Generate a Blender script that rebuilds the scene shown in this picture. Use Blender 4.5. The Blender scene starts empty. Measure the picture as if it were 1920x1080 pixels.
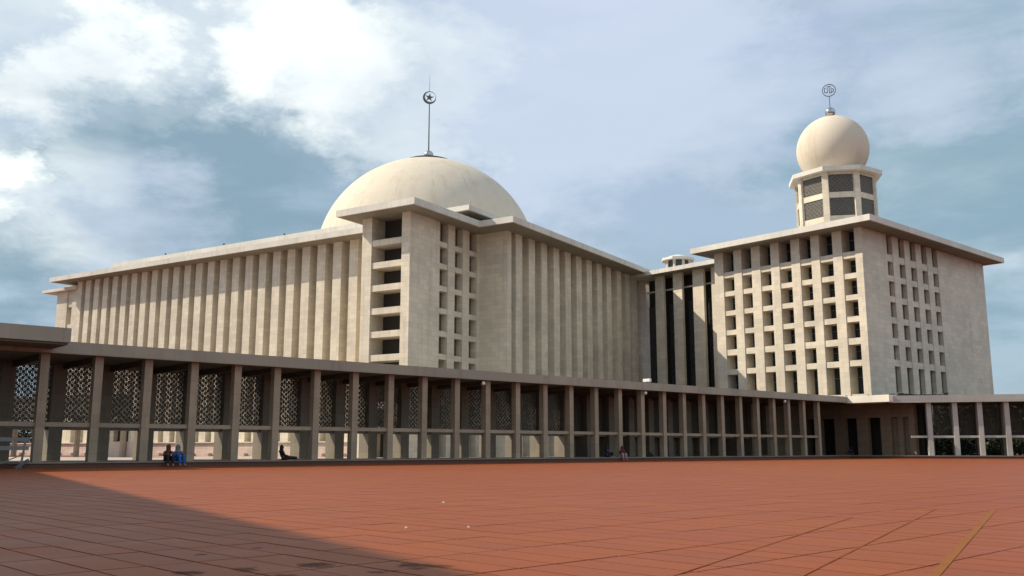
import bpy, bmesh, math, random
from mathutils import Vector, Matrix, Quaternion
random.seed(7)
sc = bpy.context.scene
R = math.radians
DZ = -0.13        # building frames sit this much below the paving
SUN_AZ, SUN_EL = 277.0, 41.0          # azimuth clockwise from +Y
# ------------------------------------------------------------ camera
cd = bpy.data.cameras.new('camera'); cam = bpy.data.objects.new('camera', cd)
sc.collection.objects.link(cam); sc.camera = cam
cd.sensor_width = 36.0; cd.lens = 36.0 * 1750 / 1920; cd.clip_end = 3000; cd.clip_start = 0.1
cam.location = (0, 0, 0.97)
cam.rotation_euler = (R(90) + math.atan(302 / 1750), 0, 0)
# ------------------------------------------------------------ view
vs = sc.view_settings
vs.view_transform = 'Standard'; vs.look = 'None'; vs.exposure = 0.28; vs.gamma = 1.0; vs.use_curve_mapping = False

# ------------------------------------------------------------ node helpers
class NT:
    def __init__(s, tree): s.t = tree; s.n = tree.nodes; s.l = tree.links
    def new(s, typ, **kw):
        n = s.n.new(typ)
        for k, v in kw.items(): setattr(n, k, v)
        return n
    def put(s, sock, v):
        if isinstance(v, bpy.types.NodeSocket): s.l.new(v, sock)
        elif isinstance(v, (tuple, list)) and len(v) == 3 and sock.type == 'RGBA': sock.default_value = (*v, 1)
        else: sock.default_value = v
    def math(s, op, a, b=0.0, c=0.0, clamp=False):
        n = s.new('ShaderNodeMath', operation=op, use_clamp=clamp)
        s.put(n.inputs[0], a); s.put(n.inputs[1], b); s.put(n.inputs[2], c); return n.outputs[0]
    def vmath(s, op, a, b=(0, 0, 0)):
        n = s.new('ShaderNodeVectorMath', operation=op); s.put(n.inputs[0], a); s.put(n.inputs[1], b)
        return n.outputs['Value'] if op in ('DOT_PRODUCT', 'LENGTH', 'DISTANCE') else n.outputs[0]
    def noise(s, vec, scale, detail=4, rough=0.55, dist=0.0):
        n = s.new('ShaderNodeTexNoise'); s.put(n.inputs['Vector'], vec); n.inputs['Scale'].default_value = scale
        n.inputs['Detail'].default_value = detail; n.inputs['Roughness'].default_value = rough
        n.inputs['Distortion'].default_value = dist; return n.outputs[0]
    def ramp(s, v, a, b, interp='SMOOTHSTEP'):
        n = s.new('ShaderNodeMapRange'); n.interpolation_type = interp; n.clamp = True if hasattr(n, 'clamp') else True
        s.put(n.inputs[0], v); s.put(n.inputs[1], a); s.put(n.inputs[2], b); return n.outputs[0]
    def mix(s, f, a, b, mode='MIX'):
        n = s.new('ShaderNodeMix', data_type='RGBA', blend_type=mode)
        s.put(n.inputs[0], f); s.put(n.inputs[6], a); s.put(n.inputs[7], b); return n.outputs[2]
    def mapping(s, vec, rot=(0, 0, 0), scale=(1, 1, 1), loc=(0, 0, 0)):
        n = s.new('ShaderNodeMapping'); s.put(n.inputs[0], vec)
        n.inputs[1].default_value = loc; n.inputs[2].default_value = rot; n.inputs[3].default_value = scale; return n.outputs[0]
    def sep(s, vec):
        n = s.new('ShaderNodeSeparateXYZ'); s.put(n.inputs[0], vec); return n.outputs
    def comb(s, x, y, z):
        n = s.new('ShaderNodeCombineXYZ'); s.put(n.inputs[0], x); s.put(n.inputs[1], y); s.put(n.inputs[2], z); return n.outputs[0]

# ------------------------------------------------------------ world
w = bpy.data.worlds.new('World'); sc.world = w; w.use_nodes = True
W = NT(w.node_tree); W.n.clear()
out = W.new('ShaderNodeOutputWorld'); bg = W.new('ShaderNodeBackground'); W.l.new(bg.outputs[0], out.inputs[0])
sky = W.new('ShaderNodeTexSky'); sky.sky_type = 'NISHITA'; sky.sun_disc = False
sky.sun_elevation = R(SUN_EL); sky.sun_rotation = R(SUN_AZ)
sky.air_density = 1.0; sky.dust_density = 1.6; sky.ozone_density = 1.3
bg.inputs[1].default_value = 0.10
def pdir(x, y):      # sky direction that stands over a given bearing/elevation
    return (math.sin(R(x)) * math.cos(R(y)), math.cos(R(x)) * math.cos(R(y)), math.sin(R(y)))
tc = W.new('ShaderNodeTexCoord').outputs['Generated']
nrm = W.vmath('NORMALIZE', tc)
sx = W.sep(nrm)
zz = W.math('ADD', W.math('MAXIMUM', sx[2], 0.0), 0.22)
px = W.math('DIVIDE', sx[0], zz); py = W.math('DIVIDE', sx[1], zz)
pv = W.comb(px, py, 0.0)
wig = W.new('ShaderNodeTexNoise'); wig.inputs['Scale'].default_value = 1.2; W.l.new(pv, wig.inputs['Vector'])
pw = W.vmath('ADD', pv, W.vmath('SCALE', wig.outputs['Color']))
pw.node.inputs[1].links[0].from_node.inputs['Scale'].default_value = 0.55
n1 = W.noise(pw, 1.15, 7, 0.56, 0.25)        # cloud mass
n2 = W.noise(W.mapping(pv, loc=(3.1, 7.7, 0), scale=(1.0, 1.8, 1)), 1.9, 6, 0.52, 0.5)   # shading of the mass
n3 = W.noise(W.mapping(nrm, loc=(1.3, 0.2, 4), scale=(1.3, 1.3, 4.2)), 2.4, 6, 0.55, 0.3)  # long flat bands
wq = W.new('ShaderNodeTexNoise'); wq.inputs['Scale'].default_value = 4.5; wq.inputs['Detail'].default_value = 8; wq.inputs['Roughness'].default_value = .64
W.l.new(W.mapping(nrm, scale=(1, 1, 1.9)), wq.inputs['Vector'])
wv = W.vmath('SUBTRACT', wq.outputs['Color'], (.5, .5, .5)); wsc = W.new('ShaderNodeVectorMath', operation='SCALE')
W.l.new(wv, wsc.inputs[0]); wsc.inputs['Scale'].default_value = 0.34
nrw = W.vmath('NORMALIZE', W.vmath('ADD', nrm, wsc.outputs[0]))
def blob(bear, el, r0, r1):
    d = W.vmath('DOT_PRODUCT', nrw, pdir(bear, el))
    return W.ramp(d, math.cos(R(r0)), math.cos(R(r1)))
def bp(x, y):        # bearing and elevation of a spot in the sky
    f = 1750.; th = math.atan(302 / f); dx, dy, dz = x - 960., f, 540. - y
    Y = dy * math.cos(th) - dz * math.sin(th); Z = dy * math.sin(th) + dz * math.cos(th)
    return math.degrees(math.atan2(dx, Y)), math.degrees(math.atan2(Z, math.hypot(dx, Y)))
base = W.mix(W.ramp(sx[2], 0.0, 0.62), (3.5, 4.7, 5.7), (4.4, 5.2, 6.8))
veil = W.mix(0.80, sky.outputs[0], base)
# long thin grey-blue bands
band = W.ramp(n3, 0.50, 0.66)
lo = W.mix(W.math('MULTIPLY', band, 0.55), veil, (2.5, 3.6, 4.3))
pale = W.ramp(n3, 0.47, 0.34)
lo = W.mix(W.math('MULTIPLY', pale, 0.42), lo, (5.6, 6.5, 7.0))
def add_blob(col, lst, color, noise, a, b, k=1.0):
    m = None
    for x, y, r0, r1, wt in lst:
        v = W.math('MULTIPLY', blob(*bp(x, y), r0, r1), wt)
        m = v if m is None else W.math('MAXIMUM', m, v)
    m2 = W.math('ADD', m, W.math('MULTIPLY', W.math('SUBTRACT', noise, 0.5), 2.4))
    return W.mix(W.math('MULTIPLY', W.ramp(m2, a, b), k), col, color)
# blue grey cloud bellies, then pale lavender haze, then the bright cloud
c = add_blob(lo, [(330, 360, 12, 1, 1.0), (60, 430, 10, 1, 1.0), (560, 320, 8, 1, 0.8), (-900, 300, 22, 5, 0.9), (60, 130, 7, 1, .5)], (2.1, 3.2, 4.0), n2, 0.22, 1.05, 0.92)
c = add_blob(c, [(1800, 270, 13, 1, 0.8), (1900, 160, 9, 1, 0.7), (2700, 100, 22, 6, 0.8)], (2.15, 3.4, 4.2), n2, 0.22, 1.0, 0.85)
c = add_blob(c, [(1100, 60, 15, 1, 0.9), (1330, 200, 9, 1, 0.5), (250, 500, 7, 1, 0.55), (1750, 60, 8, 1, .5)], (5.6, 6.3, 7.6), n3, 0.10, 1.0, 0.75)
c = add_blob(c, [(690, 130, 8.5, .5, 1.0), (480, 60, 9, .5, 1.0), (150, 70, 7.5, .5, 0.9), (10, 335, 3.6, .2, 0.8), (250, 260, 6, .5, .6), (800, 200, 8, .5, .95), (330, 20, 6, .5, .8), (-700, -300, 24, 8, 0.9), (1000, -900, 26, 6, .6)], (6.6, 7.4, 7.7), n1, 0.12, 1.05, 0.95)
c = add_blob(c, [(640, 110, 7, .2, .95), (440, 80, 6, .2, .95), (140, 60, 5.5, .2, .85), (560, 30, 6, .2, .9), (790, 150, 5, .2, .75), (250, 160, 4, .2, .5), (15, 335, 2.4, .2, .6), (880, 190, 3.5, .2, .55)], (9.6, 9.9, 9.6), n1, 0.28, 1.12, 0.95)
c = add_blob(c, [(380, 30, 7, .5, .5), (60, 110, 5, .3, .55), (280, 190, 6, .3, .6), (560, 190, 5, .3, .45)], (4.3, 5.2, 6.0), n2, 0.35, 1.1, 0.8)
# elsewhere round the dome the same broken cloud goes on
far = W.math('SUBTRACT', 1.0, blob(*bp(900, 300), 62, 48))
c = W.mix(W.math('MULTIPLY', W.math('MULTIPLY', far, W.ramp(n1, 0.48, 0.60)), 0.85), c, (7.0, 7.6, 7.9))
W.l.new(c, bg.inputs[0])
# ------------------------------------------------------------ sun
sd = bpy.data.lights.new('sun', 'SUN'); so = bpy.data.objects.new('sun', sd); sc.collection.objects.link(so)
sd.energy = 4.6; sd.angle = R(0.5); sd.color = (1.0, 0.87, 0.70)
sv = Vector((math.sin(R(SUN_AZ)) * math.cos(R(SUN_EL)), math.cos(R(SUN_AZ)) * math.cos(R(SUN_EL)), math.sin(R(SUN_EL))))
so.rotation_euler = sv.to_track_quat('Z', 'Y').to_euler(); so.location = (-60, 0, 80)

# ------------------------------------------------------------ materials
def mat(name):
    m = bpy.data.materials.new(name); m.use_nodes = True
    N = NT(m.node_tree); b = N.n['Principled BSDF']; return m, N, b
def stone(name, col, frame=0.0, joints=(1.2, 0.6), dirt=0.5, rough=0.55, jdark=0.72, bump=0.25, warm=(0.55, 0.40, 0.24)):
    """pale stone cladding: slab joints run along a building whose front bears `frame` degrees"""
    m, N, b = mat(name)
    pos = N.new('ShaderNodeNewGeometry').outputs['Position']
    q = N.mapping(pos, rot=(0, 0, R(frame)))
    s = N.sep(q)
    u = N.math('ADD', s[0], s[1])
    nb = N.noise(pos, 0.22, 5, 0.6)
    nm = N.noise(pos, 1.6, 5, 0.65)
    nf = N.noise(pos, 9.0, 4, 0.7)
    st = N.noise(N.mapping(pos, scale=(1.4, 1.4, 0.07)), 1.1, 5, 0.62)
    c = N.mix(N.ramp(nb, 0.35, 0.68), tuple(x * 0.90 for x in col), tuple(min(1, x * 1.07) for x in col))
    c = N.mix(N.math('MULTIPLY', N.ramp(st, 0.48, 0.72), 0.62 * dirt), c, tuple(x * y for x, y in zip(col, (0.60, 0.54, 0.46))))
    c = N.mix(N.math('MULTIPLY', N.ramp(nm, 0.55, 0.80), 0.40 * dirt), c, tuple(0.55 * x + 0.45 * y for x, y in zip(col, warm)))
    c = N.mix(N.math('MULTIPLY', N.ramp(nf, 0.35, 0.75), 0.14), c, tuple(x * 0.72 for x in col))
    h = nf
    if joints:
        br = N.new('ShaderNodeTexBrick'); br.offset = 0.5
        N.put(br.inputs['Vector'], N.comb(u, s[2], 0.0))
        br.inputs['Scale'].default_value = 1.0; br.inputs['Mortar Size'].default_value = 0.014
        br.inputs['Mortar Smooth'].default_value = 0.3
        br.inputs['Brick Width'].default_value = joints[0]; br.inputs['Row Height'].default_value = joints[1]
        br.inputs['Color1'].default_value = (0.89, 0.89, 0.88, 1); br.inputs['Color2'].default_value = (1.06, 1.04, 1.0, 1)
        br.inputs['Mortar'].default_value = (jdark, jdark, jdark * 0.96, 1)
        c = N.mix(1.0, c, br.outputs['Color'], 'MULTIPLY')
        h = N.math('SUBTRACT', nf, N.math('MULTIPLY', br.outputs['Fac'], 1.2))
    N.put(b.inputs['Base Color'], c); b.inputs['Roughness'].default_value = rough
    bp_ = N.new('ShaderNodeBump'); bp_.inputs['Strength'].default_value = bump; bp_.inputs['Distance'].default_value = 0.03
    N.put(bp_.inputs['Height'], h); N.put(b.inputs['Normal'], bp_.outputs[0])
    return m
def plain(name, col, rough=0.6, metal=0.0, var=0.15, scale=3.0):
    m, N, b = mat(name)
    pos = N.new('ShaderNodeNewGeometry').outputs['Position']
    n = N.noise(pos, scale, 4, 0.6)
    N.put(b.inputs['Base Color'], N.mix(n, tuple(x * (1 - var) for x in col), tuple(min(1, x * (1 + var)) for x in col)))
    b.inputs['Roughness'].default_value = rough; b.inputs['Metallic'].default_value = metal
    return m
MARBLE_M = stone('hall_marble', (0.65, 0.595, 0.49), frame=32)
MARBLE_T = stone('block_marble', (0.63, 0.575, 0.475), frame=48.5, dirt=0.35)
MARBLE_D = stone('dome_stone', (0.62, 0.55, 0.44), frame=0, joints=None, dirt=0.35, rough=0.5, bump=0.15)
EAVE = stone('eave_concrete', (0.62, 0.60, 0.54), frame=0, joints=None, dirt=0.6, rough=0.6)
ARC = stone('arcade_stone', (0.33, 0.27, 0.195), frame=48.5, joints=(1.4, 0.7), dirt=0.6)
ARC_SHADE = stone('shaded_arcade_stone', (0.20, 0.175, 0.13), frame=48.5, joints=(1.4, 0.7), dirt=0.7)  # arcade stone again, darkened in colour to deepen the shade at the rear
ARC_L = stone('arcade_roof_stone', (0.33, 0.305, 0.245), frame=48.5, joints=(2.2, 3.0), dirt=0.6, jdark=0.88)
ARC_R = stone('gate_stone', (0.44, 0.44, 0.41), frame=48.5, joints=(2.2, 3.0), dirt=0.4, jdark=0.88)
LIT_FASCIA = stone('lit_fascia_stone', (0.78, 0.74, 0.66), frame=48.5, joints=(2.2, 3.0), dirt=0.3, jdark=0.88)  # porch stone whitened so its sunlit face reads brighter
EAVE_SHADE = stone('shaded_eave_concrete', (0.26, 0.235, 0.19), frame=0, joints=None, dirt=0.8, rough=0.7)  # eave concrete darkened to stand for shade under the overhangs
SOFFIT = stone('shaded_soffit_concrete', (0.10, 0.08, 0.055), frame=48.5, joints=None, dirt=0.6, rough=0.7)  # underside colour darkened to deepen the shade inside the arcades
BROWN = stone('brown_wall_stone', (0.23, 0.17, 0.115), frame=48.5, joints=(1.2, 0.6), dirt=0.7)
PINK = stone('podium_marble', (0.60, 0.49, 0.42), frame=32, joints=(1.2, 1.0), dirt=0.4)
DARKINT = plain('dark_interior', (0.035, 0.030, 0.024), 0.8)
BRGLASS = plain('brown_glass', (0.10, 0.075, 0.05), 0.35, 0.0, 0.3, 1.0)  # dark brown panes with slight noise variation
GLASS = plain('dark_window_glass', (0.018, 0.026, 0.034), 0.18, 0.0, 0.3, 1.0)
SCREEN = plain('pierced_steel', (0.075, 0.07, 0.055), 0.5, 0.4, 0.3, 5)
SCREEN_L = plain('pale_pierced_steel', (0.12, 0.11, 0.095), 0.45, 0.4, 0.3, 5)
SCREEN_D = plain('dark_metal_screen', (0.07, 0.075, 0.085), 0.5, 0.4, 0.4, 5)
STEEL = plain('stainless_steel', (0.42, 0.44, 0.45), 0.22, 1.0, 0.1)
CAPM = plain('weathered_dark_metal', (0.10, 0.11, 0.115), 0.5, 0.5, 0.3)
GREYM = plain('grey_painted_metal', (0.17, 0.19, 0.19), 0.45, 0.3, 0.2)
WHITE = plain('white_plastic', (0.75, 0.74, 0.70), 0.4)
RISER = plain('maroon_riser_stone', (0.10, 0.040, 0.026), 0.6, 0, 0.3)
PLINTHM = stone('plinth_stone', (0.26, 0.215, 0.18), frame=48.5, joints=(1.2, 0.6), dirt=0.6)
def worn(name, col, under, lo, hi):
    m, N, b = mat(name); pos = N.new('ShaderNodeNewGeometry').outputs['Position']
    n = N.noise(pos, 3.2, 7, .72); N.put(b.inputs['Base Color'], N.mix(N.ramp(n, lo, hi), col, under)); b.inputs['Roughness'].default_value = .6; b.inputs['Specular IOR Level'].default_value = .12; return m
YELL = worn('faded_yellow_paint', (0.205, 0.088, 0.012), (0.222, 0.058, 0.010), .40, .62)
YELL2 = worn('worn_yellow_paint', (0.215, 0.075, 0.012), (0.222, 0.056, 0.010), .35, .52)
SKIN = plain('skin', (0.35, 0.19, 0.12), 0.6)
PAPER = plain('scrap_paper', (0.50, 0.44, 0.36), 0.8)
FELT = plain('black_roof_felt', (0.03, 0.03, 0.028), 0.9, 0, 0.5, 4)
def cloth(n, c): return plain(n, c, 0.9, 0, 0.25, 12)

# terracotta paving: one look for every tile, tint changes from tile to tile
TA = 46.0; TW, TL, GAP = 0.43, 1.14, 0.023
def paving():
    m, N, b = mat('terracotta_paving')
    pos = N.new('ShaderNodeNewGeometry').outputs['Position']
    q = N.mapping(pos, rot=(0, 0, R(TA)))
    s = N.sep(q)
    i = N.math('FLOOR', N.math('DIVIDE', s[0], TL)); j = N.math('FLOOR', N.math('DIVIDE', s[1], TW))
    wn = N.new('ShaderNodeTexWhiteNoise', noise_dimensions='3D'); N.put(wn.inputs['Vector'], N.comb(i, j, 0.0))
    nb = N.noise(pos, 0.09, 5, 0.6); nm = N.noise(pos, 0.9, 5, 0.6); nf = N.noise(pos, 14.0, 3, 0.6)
    c = N.mix(N.ramp(nb, 0.3, 0.7), (0.226, 0.050, 0.008), (0.240, 0.062, 0.013))
    c = N.mix(N.math('MULTIPLY', wn.outputs['Value'], 0.42), c, (0.175, 0.042, 0.012))
    c = N.mix(N.math('MULTIPLY', N.ramp(nm, 0.45, 0.75), 0.32), c, (0.26, 0.078, 0.022))
    c = N.mix(N.math('MULTIPLY', N.ramp(nf, 0.4, 0.8), 0.15), c, (0.15, 0.038, 0.010))
    # water stains and grime near the viewer, each with an outline of its own
    st = None
    for x, y, r in ((-1.67, 8.18, 0.27), (-2.16, 7.92, 0.21), (-1.06, 7.74, 0.18), (-2.55, 7.7, 0.2), (-0.75, 8.14, 0.34), (-1.76, 7.52, 0.16), (-2.9, 8.98, 0.1), (-2.55, 9.59, 0.08), (-1.36, 7.35, 0.2)):
        d = N.vmath('DISTANCE', N.mapping(pos, scale=(1, 1, 0)), (x, y, 0))
        v = N.math('SUBTRACT', 1.0, N.math('DIVIDE', d, r))
        st = v if st is None else N.math('MAXIMUM', st, v)
    sn = N.noise(pos, 5.0, 4, 0.65)
    sm = N.ramp(N.math('ADD', st, N.math('MULTIPLY', N.math('SUBTRACT', sn, 0.5), 2.4)), 0.25, 0.75)
    c = N.mix(N.math('MULTIPLY', sm, 0.8), c, (0.045, 0.025, 0.018))
    N.put(b.inputs['Base Color'], c)
    N.put(b.inputs['Roughness'], N.math('ADD', N.math('ADD', N.math('MULTIPLY', nm, 0.30), 0.38), N.math('MULTIPLY', sm, 0.4)))
    b.inputs['Specular IOR Level'].default_value = 0.2
    bb = N.new('ShaderNodeBump'); bb.inputs['Strength'].default_value = 0.25; bb.inputs['Distance'].default_value = 0.01
    N.put(bb.inputs['Height'], nf); N.put(b.inputs['Normal'], bb.outputs[0])
    return m
PAVE = paving()
JOINT = plain('paving_mortar', (0.18, 0.045, 0.012), 0.6, 0, 0.2, 4)

# ------------------------------------------------------------ mesh helpers
COL = sc.collection
class MB:
    def __init__(s): s.v = []; s.f = []; s.sm = False
    def box(s, a0, a1, b0, b1, z0, z1):
        a0, a1 = sorted((a0, a1)); b0, b1 = sorted((b0, b1)); z0, z1 = sorted((z0, z1))
        n = len(s.v)
        s.v += [(a0, b0, z0), (a1, b0, z0), (a1, b1, z0), (a0, b1, z0), (a0, b0, z1), (a1, b0, z1), (a1, b1, z1), (a0, b1, z1)]
        s.f += [tuple(n + i for i in q) for q in ((0, 3, 2, 1), (4, 5, 6, 7), (0, 1, 5, 4), (1, 2, 6, 5), (2, 3, 7, 6), (3, 0, 4, 7))]
        return s
    def beam(s, p, q, w, h=None, up=(0, 0, 1)):
        p = Vector(p); q = Vector(q); d = (q - p).normalized(); u = Vector(up)
        if abs(d.dot(u)) > 0.98: u = Vector((1, 0, 0))
        x = d.cross(u).normalized() * (w / 2); y = x.cross(d).normalized() * ((h or w) / 2)
        n = len(s.v)
        for o in (p, q):
            for sx_, sy_ in ((-1, -1), (1, -1), (1, 1), (-1, 1)): s.v.append(tuple(o + x * sx_ + y * sy_))
        s.f += [tuple(n + i for i in t) for t in ((0, 3, 2, 1), (4, 5, 6, 7), (0, 1, 5, 4), (1, 2, 6, 5), (2, 3, 7, 6), (3, 0, 4, 7))]
        return s
    def tube(s, pts, rads, seg=12, cap=True):
        n0 = len(s.v); P = [Vector(p) for p in pts]
        for i, p in enumerate(P):
            d = (P[min(i + 1, len(P) - 1)] - P[max(i - 1, 0)]).normalized()
            x = d.orthogonal().normalized() if abs(d.z) < 0.9 else d.cross(Vector((0, 1, 0))).normalized()
            y = d.cross(x)
            for k in range(seg):
                t = 2 * math.pi * k / seg; s.v.append(tuple(p + (x * math.cos(t) + y * math.sin(t)) * rads[i]))
        for i in range(len(P) - 1):
            for k in range(seg):
                a = n0 + i * seg + k; b = n0 + i * seg + (k + 1) % seg
                s.f.append((a, b, b + seg, a + seg))
        if cap:
            s.f.append(tuple(n0 + k for k in reversed(range(seg)))); s.f.append(tuple(n0 + (len(P) - 1) * seg + k for k in range(seg)))
        return s
    def lathe(s, prof, seg=32, c=(0, 0, 0), sy=1.0):
        n0 = len(s.v)
        for r, z in prof:
            for k in range(seg):
                t = 2 * math.pi * k / seg; s.v.append((c[0] + r * math.cos(t), c[1] + r * sy * math.sin(t), c[2] + z))
        for i in range(len(prof) - 1):
            for k in range(seg):
                a = n0 + i * seg + k; b = n0 + i * seg + (k + 1) % seg
                s.f.append((a, b, b + seg, a + seg))
        s.f.append(tuple(n0 + k for k in reversed(range(seg)))); s.f.append(tuple(n0 + (len(prof) - 1) * seg + k for k in range(seg)))
        return s
    def prism(s, poly, z0, z1):
        n = len(s.v); k = len(poly)
        s.v += [(x, y, z0) for x, y in poly] + [(x, y, z1) for x, y in poly]
        s.f.append(tuple(n + i for i in reversed(range(k)))); s.f.append(tuple(n + k + i for i in range(k)))
        s.f += [(n + i, n + (i + 1) % k, n + k + (i + 1) % k, n + k + i) for i in range(k)]
        return s
    def mesh(s, name, m, smooth=False):
        me = bpy.data.meshes.new(name); me.from_pydata(s.v, [], s.f); me.update()
        bm = bmesh.new(); bm.from_mesh(me); bmesh.ops.recalc_face_normals(bm, faces=bm.faces); bm.to_mesh(me); bm.free()
        me.materials.append(m)
        if smooth:
            for p in me.polygons: p.use_smooth = True
        return me
def put(name, me, parent=None, loc=(0, 0, 0), **props):
    o = bpy.data.objects.new(name, me); COL.objects.link(o)
    if parent: o.parent = parent
    o.location = loc
    for k, v in props.items(): o[k] = v
    return o
def B(name, m, parent, a0, a1, b0, b1, z0, z1):   # a box part with its origin at its base centre
    ca, cb = (a0 + a1) / 2, (b0 + b1) / 2
    return put(name, MB().box(a0 - ca, a1 - ca, b0 - cb, b1 - cb, 0, z1 - z0).mesh(name, m), parent, (ca, cb, z0))
def frame(name, O, bearB, label=None, cat=None, group=None):
    """local x runs along A (left and away), local y along B (right and away)"""
    e = bpy.data.objects.new(name, None); COL.objects.link(e); e.empty_display_size = 1
    t = R(bearB)
    bx = Vector((math.sin(t), math.cos(t), 0)); ax = Vector((-math.cos(t), math.sin(t), 0))
    # right-handed: x = B, y = A
    e.matrix_world = Matrix(((bx.x, ax.x, 0, O[0]), (bx.y, ax.y, 0, O[1]), (0, 0, 1, DZ), (0, 0, 0, 1)))
    if label: e['label'] = label
    if cat: e['category'] = cat
    if group: e['group'] = group
    return e
# inside frames a box is given as (a range, b range): local x = b, local y = a
def P(name, m, par, a0, a1, b0, b1, z0, z1, **kw):
    o = B(name, m, par, b0, b1, a0, a1, z0, z1)
    for k, v in kw.items(): o[k] = v
    return o
def P2(name, m, par, sub_of, *a): return P(name, m, par, *a)
class Lib:           # alike boxes share one mesh
    def __init__(s): s.d = {}
    def __call__(s, name, m, par, a0, a1, b0, b1, z0, z1):
        key = (name, m.name, round(a1 - a0, 3), round(b1 - b0, 3), round(z1 - z0, 3))
        ca, cb = (a0 + a1) / 2, (b0 + b1) / 2
        if key not in s.d:
            s.d[key] = MB().box((b0 - b1) / 2, (b1 - b0) / 2, (a0 - a1) / 2, (a1 - a0) / 2, 0, z1 - z0).mesh(name, m)
        return put(name, s.d[key], par, (cb, ca, z0))
S = Lib()

# ============================================================ GROUND
g = MB(); g.v = [(-900, -600, 0), (900, -600, 0), (900, 1400, 0), (-900, 1400, 0)]; g.f = [(0, 1, 2, 3)]
put('ground', g.mesh('ground', JOINT), loc=(0, 0, -0.03), kind='structure')
LO = (-23.39, 49.68)      # corner of the arcade's front edge in the far left
lt = R(48.5); LB = Vector((math.sin(lt), math.cos(lt))); LA = Vector((-math.cos(lt), math.sin(lt)))
def toL(x, y):
    d = Vector((x - LO[0], y - LO[1])); return d.dot(LA), d.dot(LB)
tt = R(TA); tb = Vector((math.sin(tt), math.cos(tt)))       # tile short step bears TA
ta = Vector((math.cos(tt), -math.sin(tt)))                  # long step, to the right and near
plaza = put('plaza', MB().prism([(-70, -30), (110, -30), (110, 130), (-70, 130)], -0.02, -0.0062).mesh('plaza', JOINT), kind='structure')
tile_me = MB().box(-(TL - GAP) / 2, (TL - GAP) / 2, -(TW - GAP) / 2, (TW - GAP) / 2, -0.006, 0.0).mesh('paving_tile', PAVE)
cells = []
for i in range(-110, 130):
    for j in range(-80, 300):
        # centre in tile axes (x' along ta, y' along tb), grid aligned with the material's cells
        X = ta * ((i + .5) * TL) + tb * ((j + .5) * TW)
        x, y = X
        if y < 2.0 or abs(x) > 0.70 * y + 6: continue
        a, b = toL(x, y)
        dR = Vector((x - 39.9, y - 100.06)); rdep = dR.dot(Vector((math.sin(R(15)), math.cos(R(15)))))
        if a > -0.1 or (b > 80 and a > -4.6) or rdep > .2 or a < -95: continue
        cells.append((y, x))
cells.sort()
rotz = -R(TA)
seen = [(y, x) for y, x in cells if y > 7.2 and abs(x) < 0.58 * y + 0.6]
near = set(seen[:290]); mid = MB()
rng = random.Random(3)
ca_, sa_ = math.cos(rotz), math.sin(rotz)
for y, x in cells:
    if (y, x) in near:
        o = put('paving_tile', tile_me, plaza, (x, y, rng.uniform(-.0015, .0015)))
        o.rotation_euler = (rng.uniform(-.0012, .0012), rng.uniform(-.0012, .0012), rotz)
    else:
        n = len(mid.v); dz = rng.uniform(-.0015, .0015); hx, hy = (TL - GAP) / 2, (TW - GAP) / 2
        for zc in (-0.006, 0.0):
            for u, v in ((-hx, -hy), (hx, -hy), (hx, hy), (-hx, hy)):
                mid.v.append((x + u * ca_ - v * sa_, y + u * sa_ + v * ca_, zc + dz))
        mid.f += [tuple(n + k for k in t) for t in ((4, 5, 6, 7), (0, 1, 5, 4), (1, 2, 6, 5), (2, 3, 7, 6), (3, 0, 4, 7))]
me = bpy.data.meshes.new('paving_tile_field'); me.from_pydata(mid.v, [], mid.f); me.materials.append(PAVE)
put('paving_tiles', me, plaza, kind='stuff')
court = MB(); cp = []
for a, b in ((9.3, -40), (9.3, 90), (60, 90), (90, -40)):
    v = Vector(LO) + LA * a + LB * b; cp.append((v.x, v.y))
put('court_floor', court.prism(cp, -.02, .0).mesh('court_floor', PINK), kind='structure')
# faded painted rows on the paving
for k, (x0, y0, x1, y1, wd) in enumerate(((2.70, 6.5, 7.8, 15.5, .040), (1.67, 6.5, 6.95, 15.7, .014), (0.66, 6.5, 4.9, 13.8, .014))):
    d = Vector((x1 - x0, y1 - y0)).normalized(); nrm_ = Vector((d.y, -d.x)) * wd
    q = MB()
    q.v = [(x0 - nrm_.x, y0 - nrm_.y, 0), (x0 + nrm_.x, y0 + nrm_.y, 0), (x1 + nrm_.x, y1 + nrm_.y, 0), (x1 - nrm_.x, y1 - nrm_.y, 0)]; q.f = [(0, 1, 2, 3)]
    put('painted_line', q.mesh('painted_line', YELL if k == 0 else YELL2), loc=(0, 0, 0.0045), kind='structure')

# ============================================================ MAIN HALL
MO = (-11.25, 104.21)
M = frame('mosque_hall', MO, 32, 'huge pale marble prayer hall with closely set vertical fins under a wide beige dome', 'mosque')
SOF = 28.95
# bodies
P('wall', MARBLE_M, M, 12.2, 86.3, 12.3, 120, 0, 29.0)                    # core behind the left fins
P('wall', MARBLE_M, M, -0.4, 12.2, 17.25, 120, 0, 29.0)                   # core behind the right fins
P('pier', MARBLE_M, M, -2.0, 2.5, 17.0, 17.25, 0, SOF)                    # return wall
P('pier', MARBLE_M, M, -2.0, -0.4, 17.25, 17.9, 0, SOF)
# corner block
P('pier', MARBLE_M, M, 2.5, 3.75, 2.5, 7.2, 0, SOF)
P('wall', MARBLE_M, M, 2.5, 4.1, 7.2, 8.45, 0, SOF)
P('pier', MARBLE_M, M, 8.4, 9.9, 2.5, 12.3, 0, SOF)
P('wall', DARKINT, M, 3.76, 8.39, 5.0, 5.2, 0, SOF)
P('wall', MARBLE_M, M, 9.9, 12.2, 10.9, 12.3, 0, SOF)
zs = [26.05, 23.3, 20.5, 17.7, 14.9, 12.1, 9.3, 6.5, 3.7]
for z in zs:
    S('balcony_slab', MARBLE_M, M, 3.752, 8.398, 2.62, 4.99, z - 0.75, z)
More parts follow.
